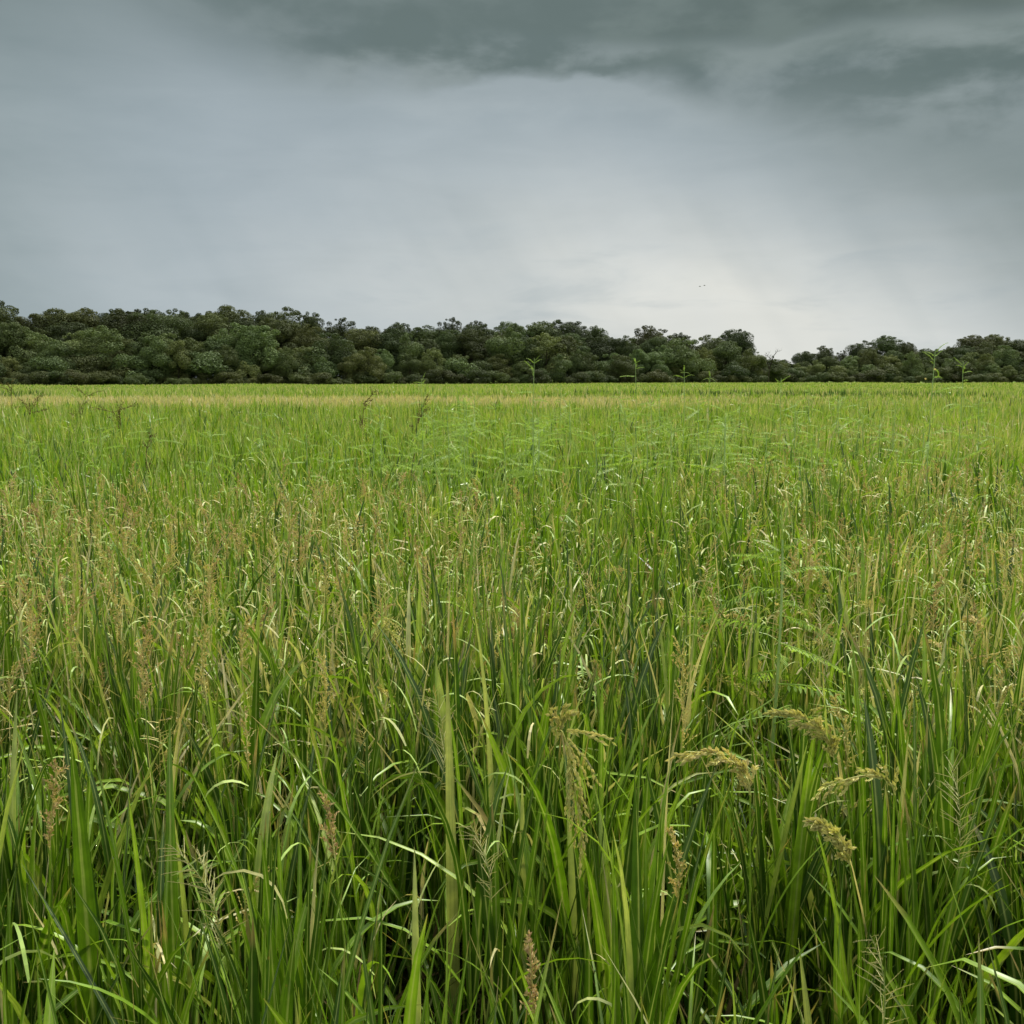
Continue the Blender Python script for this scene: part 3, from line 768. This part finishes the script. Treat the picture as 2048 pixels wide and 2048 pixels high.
# seed heads as a mass: prototypes copied in numpy
def mass_heads(x, y, z, kinds, dens, fat, name, label, nproto=8):
    outs = {}
    pk = []
    for kd in kinds:
        for j in range(nproto):
            rg = np.random.default_rng(j * 31 + len(kd))
            V, F, T = head_geo(rand_head(kd, rg, dens), kd, rg, dens, fat).out(); pk.append((V, F, T, kd))
    ch = rng.integers(0, len(pk), len(x))
    VV, FF, TT, off = [], [], [], 0
    for c, (V, F, T, kd) in enumerate(pk):
        i = np.where(ch == c)[0]; m = len(i)
        if not m: continue
        a = rng.uniform(0, 6.283, m); s = rng.uniform(0.75, 1.2, m); ca, sa = np.cos(a) * s, np.sin(a) * s
        X = V[None, :, 0] * ca[:, None] - V[None, :, 1] * sa[:, None] + x[i][:, None]
        Yv = V[None, :, 0] * sa[:, None] + V[None, :, 1] * ca[:, None] + y[i][:, None]
        Z = V[None, :, 2] * s[:, None] + z[i][:, None]
        VV.append(np.stack([X, Yv, Z], -1).reshape(-1, 3))
        FF.append((F[None] + (np.arange(m) * len(V))[:, None, None]).reshape(-1, 4) + off); off += m * len(V)
        TT.append((np.clip(T[None] + rng.normal(0, 0.15, m)[:, None], 0, 1)).ravel())
    obj(name, mk_mesh(name, np.vstack(VV), np.vstack(FF), HEAD, {'tint': np.concatenate(TT)}), kind='stuff', label=label, cat='seed heads')

def head_spots(n, d0, d1, mul=1.0):
    x, y = scatter(n, d0, d1, full=(d0 < 1))
    k = rng.random(len(x)) < np.clip(straw(x, y) * mul, 0, 1)
    x, y = x[k], y[k]; k = clear_of_heroes(x, y); x, y = x[k], y[k]
    return x, y, tall(x, y) * rng.uniform(0.72, 1.0, len(x))
x, y, z = head_spots(60, 1.3, 4.0, 1.6)
mass_heads(x, y, z, ['barnyard', 'barnyard', 'feather', 'rice'], 0.9, 1.05, 'seed_heads', 'loose brown seed heads mixed through the near rice leaves')
x, y, z = head_spots(105, 4.0, 8.0, 1.0)
mass_heads(x, y, z, ['barnyard', 'feather', 'barnyard'], 0.45, 2.0, 'seed_heads', 'tan haze of small seed heads over the rice a few metres away')
x, y, z = head_spots(42, 8.0, 16.0, 1.0)
mass_heads(x, y, z, ['barnyard', 'feather'], 0.25, 2.0, 'seed_heads', 'tan seed heads over the rice towards the right side', 5)

# ------------------------------------------------------------------ tall weeds with feathery leaves (thing > stem, leaf, flower)
def pinnate(rg, L=0.24, pairs=18, fold=0.35, droop=0.6):
    g = Geo(); s = np.linspace(0, 1, 10)
    th = 0.15 + droop * s ** 1.4
    dx = np.cos(th) * L / 9; dz = -np.sin(th) * L / 9
    P = np.stack([np.concatenate([[0], np.cumsum(dx[1:])]), rg.normal(0, 0.002, 10), np.concatenate([[0], np.cumsum(dz[1:])])], -1)
    V, F = tube(P, np.linspace(0.0016, 0.0007, 10), 4); g.add(V, F, 0.7)
    for k in range(pairs):
        t = 0.1 + 0.88 * k / (pairs - 1); i = min(8, int(t * 9)); f = t * 9 - i
        p = P[i] * (1 - f) + P[i + 1] * f; tg = P[i + 1] - P[i]; tg /= np.linalg.norm(tg)
        ln = 0.031 * (1 - 0.35 * abs(2 * t - 0.9)) * rg.uniform(0.85, 1.1); w = 0.0078
        for sd in (-1, 1):
            d = np.array([0.25, sd * math.cos(fold), -math.sin(fold)]) + rg.normal(size=3) * 0.12; d /= np.linalg.norm(d)
            q = np.array([p, p + d * ln * 0.5 + tg * w / 2, p + d * ln, p + d * ln * 0.5 - tg * w / 2])
            g.add(q, [[0, 1, 2, 3]], rg.uniform(0.2, 0.9))
    return g.mesh('leaf', WEED)
_rg = np.random.default_rng(3)
PIN = [pinnate(_rg, _rg.uniform(0.22, 0.31), 20, fo, dr) for fo, dr in ((0.5, 0.3), (0.8, 0.7), (1.0, 0.4), (1.25, 0.8), (0.9, 1.1), (1.1, 0.1))]
def flower_mesh():
    g = Geo(); rg = np.random.default_rng(2)
    for a in np.linspace(0, 6.283, 6)[:5]:
        d = np.array([math.cos(a), math.sin(a), 0.35]); s = np.array([-math.sin(a), math.cos(a), 0])
        g.add([np.zeros(3), d * 0.008 + s * 0.006, d * 0.017 + np.array([0, 0, 0.004]), d * 0.008 - s * 0.006], [[0, 1, 2, 3]], rg.random())
    V, F = tube([[0, 0, -0.012], [0, 0, 0.001]], [0.001, 0.003], 6); g.add(V, F, 0)
    return g.mesh('flower', PETAL)
FLW = flower_mesh()

def weed(px, top_py, Y, label, group=None, n=16, low=0.45, lean=(0, 0), flowers=0, scale=1.0, seed=0, up=0.25):
    rg = np.random.default_rng(seed + 77)
    top = np.array(at(px, top_py, Y)); base = np.array([top[0] - lean[0], top[1] - lean[1], 0.0])
    root = obj('tall_weed', None, label=label, cat='weed', group=group, loc=base)
    T = top - base; s = np.linspace(0, 1, 14)[:, None]
    P = T * s + np.hstack([np.sin(s * 5 + rg.random() * 6) * 0.012, np.cos(s * 4 + rg.random() * 6) * 0.012, 0 * s]) * s
    g = Geo(); V, F = tube(P, np.linspace(0.0058, 0.0018, 14) * scale, 7); g.add(V, F, 0.5)
    obj('stem', g.mesh('stem', WSTEM, True), root)
    a0 = rg.random() * 6.283
    for k in range(n):
        t = low + (1 - low) * (k + 0.5) / n; i = min(12, int(t * 13)); f = t * 13 - i
        p = P[i] * (1 - f) + P[i + 1] * f
        o = obj('leaf', PIN[rg.integers(len(PIN))], root, loc=p)
        sz = scale * (0.95 - 0.62 * max(0, (t - 0.7) / 0.3)) * rg.uniform(0.8, 1.15)
        o.scale = (sz, sz, sz)
        tilt = -(up + rg.normal(0, 0.30) + 0.8 * max(0, (t - 0.85) / 0.15))
        o.rotation_euler = (rg.normal(0, 0.25), tilt, a0 + k * 2.4 + rg.normal(0, 0.2))
    for k in range(4):
        o = obj('leaf', PIN[rg.integers(len(PIN))], root, loc=P[12 if k < 3 else 11] * 0.35 + P[13] * 0.65)
        sz = scale * rg.uniform(0.16, 0.36); o.scale = (sz, sz * 1.6, sz * 1.3)
        o.rotation_euler = (rg.normal(0, 0.3), -rg.uniform(0.3, 1.2), a0 + k * 1.9 + rg.normal(0, 0.5))
    for k in range(flowers):
        t = 0.80 + 0.12 * rg.random(); p = T * t + rg.normal(size=3) * 0.018
        o = obj('flower', FLW, root, loc=p); o.scale = (0.5, 0.5, 0.5); o.rotation_euler = (rg.uniform(0.5, 2), 0, rg.random() * 6)
    return root

weed(1066, 716, 9.0, 'tall weed with a bright curled tip against the dark wood, near the middle', seed=1, n=18, low=0.35)
weed(1273, 716, 10.5, 'slim tall weed against the wood, second tall one right of the middle', seed=2, n=15, low=0.4)
weed(1368, 735, 9.5, 'weed with upturned pale tip leaves just above the grass line', seed=3, n=16, low=0.4)
weed(1418, 746, 9.2, 'weed with drooping tip leaves barely above the grass line', seed=4, n=16, low=0.4)
weed(1564, 756, 10.5, 'short-topped weed level with the grass line in front of the gap in the woods', seed=5, n=16, low=0.4)
weed(1868, 698, 6.8, 'tallest weed, flowering, standing against the far wood on the right', seed=6, n=20, low=0.42, flowers=3, scale=1.05)
weed(1925, 722, 7.8, 'weed just right of the tallest one, drooping leaves against the far wood', seed=7, n=16, low=0.45)
weed(845, 757, 11.0, 'weed with an arching tip left of the middle at the grass line', seed=8, n=16, low=0.45)
weed(1560, 1080, 2.75, 'large near weed with long comb-like leaves and an orange-yellow flower', seed=9, n=17, low=0.46, flowers=2, scale=1.45, lean=(0.02, 0.05), up=0.12)
lowspots = [(760, 812, 9), (870, 850, 7.5), (930, 800, 11), (1010, 870, 6.8), (1075, 835, 8.2), (1140, 800, 11), (1190, 868, 7), (1250, 820, 9), (1320, 790, 12), (1345, 850, 7.6),
            (1400, 805, 9.5), (1450, 835, 8), (1480, 782, 12), (1530, 870, 6.9), (1590, 820, 9), (1640, 850, 7.6), (1680, 790, 12), (1730, 830, 8.6), (1790, 800, 10), (1850, 850, 7.6),
            (1960, 800, 9.5), (610, 870, 7.4), (520, 820, 10), (420, 860, 8), (200, 850, 8.5), (60, 880, 7.4), (300, 825, 11), (1240, 775, 14), (1120, 775, 15), (1720, 770, 13), (1620, 772, 14)]
for k in range(34):
    Yk = random.uniform(6.5, 14); px = random.triangular(560, 2040, 1350); z = random.uniform(1.10, 1.42)
    lowspots.append((px, 1024 - 2048 * math.tan(math.atan((z - CAM_H) / Yk) + PITCH), Yk))
for i, (px, py, Y) in enumerate(lowspots):
    weed(px, py, Y, 'low weed with sideways feathery leaves half sunk in the green rice', 'low weeds in the green rice', n=16, low=0.66, seed=40 + i, scale=random.uniform(1.15, 1.4), up=0.12)

# dry dark weeds standing out of the straw-coloured strip
def dry_weed(px, top_py, Y, label, seed, spread=0.5):
    rg = np.random.default_rng(seed); top = np.array(at(px, top_py, Y)); base = np.array([top[0], top[1], 0.0]); Hh = top[2]
    root = obj('dry_weed', None, label=label, cat='weed', loc=base)
    gs, gh = Geo(), Geo()
    def br(p, d, L, r, lev):
        P = [np.array(p, float)]; d = np.array(d, float)
        for i in range(5):
            d = d + rg.normal(size=3) * 0.10; d /= np.linalg.norm(d); P.append(P[-1] + d * L / 5)
        V, F = tube(P, np.linspace(r, r * 0.5, 6), 5); gs.add(V, F, rg.random())
        m = int(14 * L / 0.3)
        if lev < 2:
            q = rg.random(m); pts = np.array([P[int(a * 4.99)] for a in q]) + rg.normal(size=(m, 3)) * 0.003
            spikelets(pts, rg.normal(size=(m, 3)) + d, 0.026, 0.011, 0.5, gh)
        if lev > 0:
            for k in range(5):
                q = rg.integers(1, 6); nd = d * 0.8 + rg.normal(size=3) * spread; nd[2] = abs(nd[2]) * 0.9
                br(P[q], nd / np.linalg.norm(nd), L * 0.5, r * 0.6, lev - 1)
    br((0, 0, 0), (0, 0, 1), Hh * 0.55, 0.008, 0)
    br((0, 0, Hh * 0.55), (0, 0, 1), Hh * 0.36, 0.007, 2)
    obj('stem', gs.mesh('stem', DEADW), root); obj('seed_head', gh.mesh('seed_head', DEADW), root)
dry_weed(158, 778, 20, 'dark dry weed with upright branches standing on the straw-coloured strip at the left', 1)
dry_weed(243, 790, 15, 'thin dark weed leaning on the green edge at the left', 2, 0.35)
dry_weed(54, 788, 17, 'small dark weed near the left edge', 3, 0.4)
dry_weed(20, 770, 24, 'low dark weed at the far left edge', 6, 0.4)
dry_weed(722, 790, 15, 'spreading dark dry weed left of the middle', 4, 0.8)
dry_weed(832, 800, 14, 'short upright dark weed left of the middle', 5, 0.25)
dry_weed(282, 880, 9.5, 'brownish weed with paired dark heads in the green rice at the left', 7, 0.3)

# ------------------------------------------------------------------ two far birds
def bird(px, py, Y, label, rot):
    g = Geo()
    P = np.array([[0, -0.24, 0], [0, -0.12, 0.0], [0, 0.0, 0.01], [0, 0.14, 0.01], [0, 0.22, 0.03], [0, 0.30, 0.02]])
    V, F = tube(P, [0.015, 0.05, 0.075, 0.06, 0.04, 0.008], 8); g.add(V, F, 0.3)
    for s in (-1, 1):
        W = np.array([[0.03 * s, 0.10, 0.03], [0.03 * s, -0.08, 0.03], [0.28 * s, -0.05, 0.12], [0.28 * s, 0.12, 0.13], [0.62 * s, -0.10, 0.08], [0.60 * s, -0.02, 0.085]])
        g.add(W, [[0, 1, 2, 3], [3, 2, 4, 5]], 0.6); g.add(W - [0, 0, 0.012], [[0, 1, 2, 3], [3, 2, 4, 5]], 0.6)
    o = obj('bird', g.mesh('bird', FEATHR), label=label, cat='bird', group='birds far off in the sky', loc=at(px, py, Y)); o.rotation_euler = (0.1, 0, rot); o.scale = (0.6, 0.6, 0.6)
bird(1400, 573, 150, 'tiny dark bird flying over the wood, the left one of two', R(80))
bird(1409, 571, 155, 'tiny dark bird flying over the wood, the right one of two', R(70))
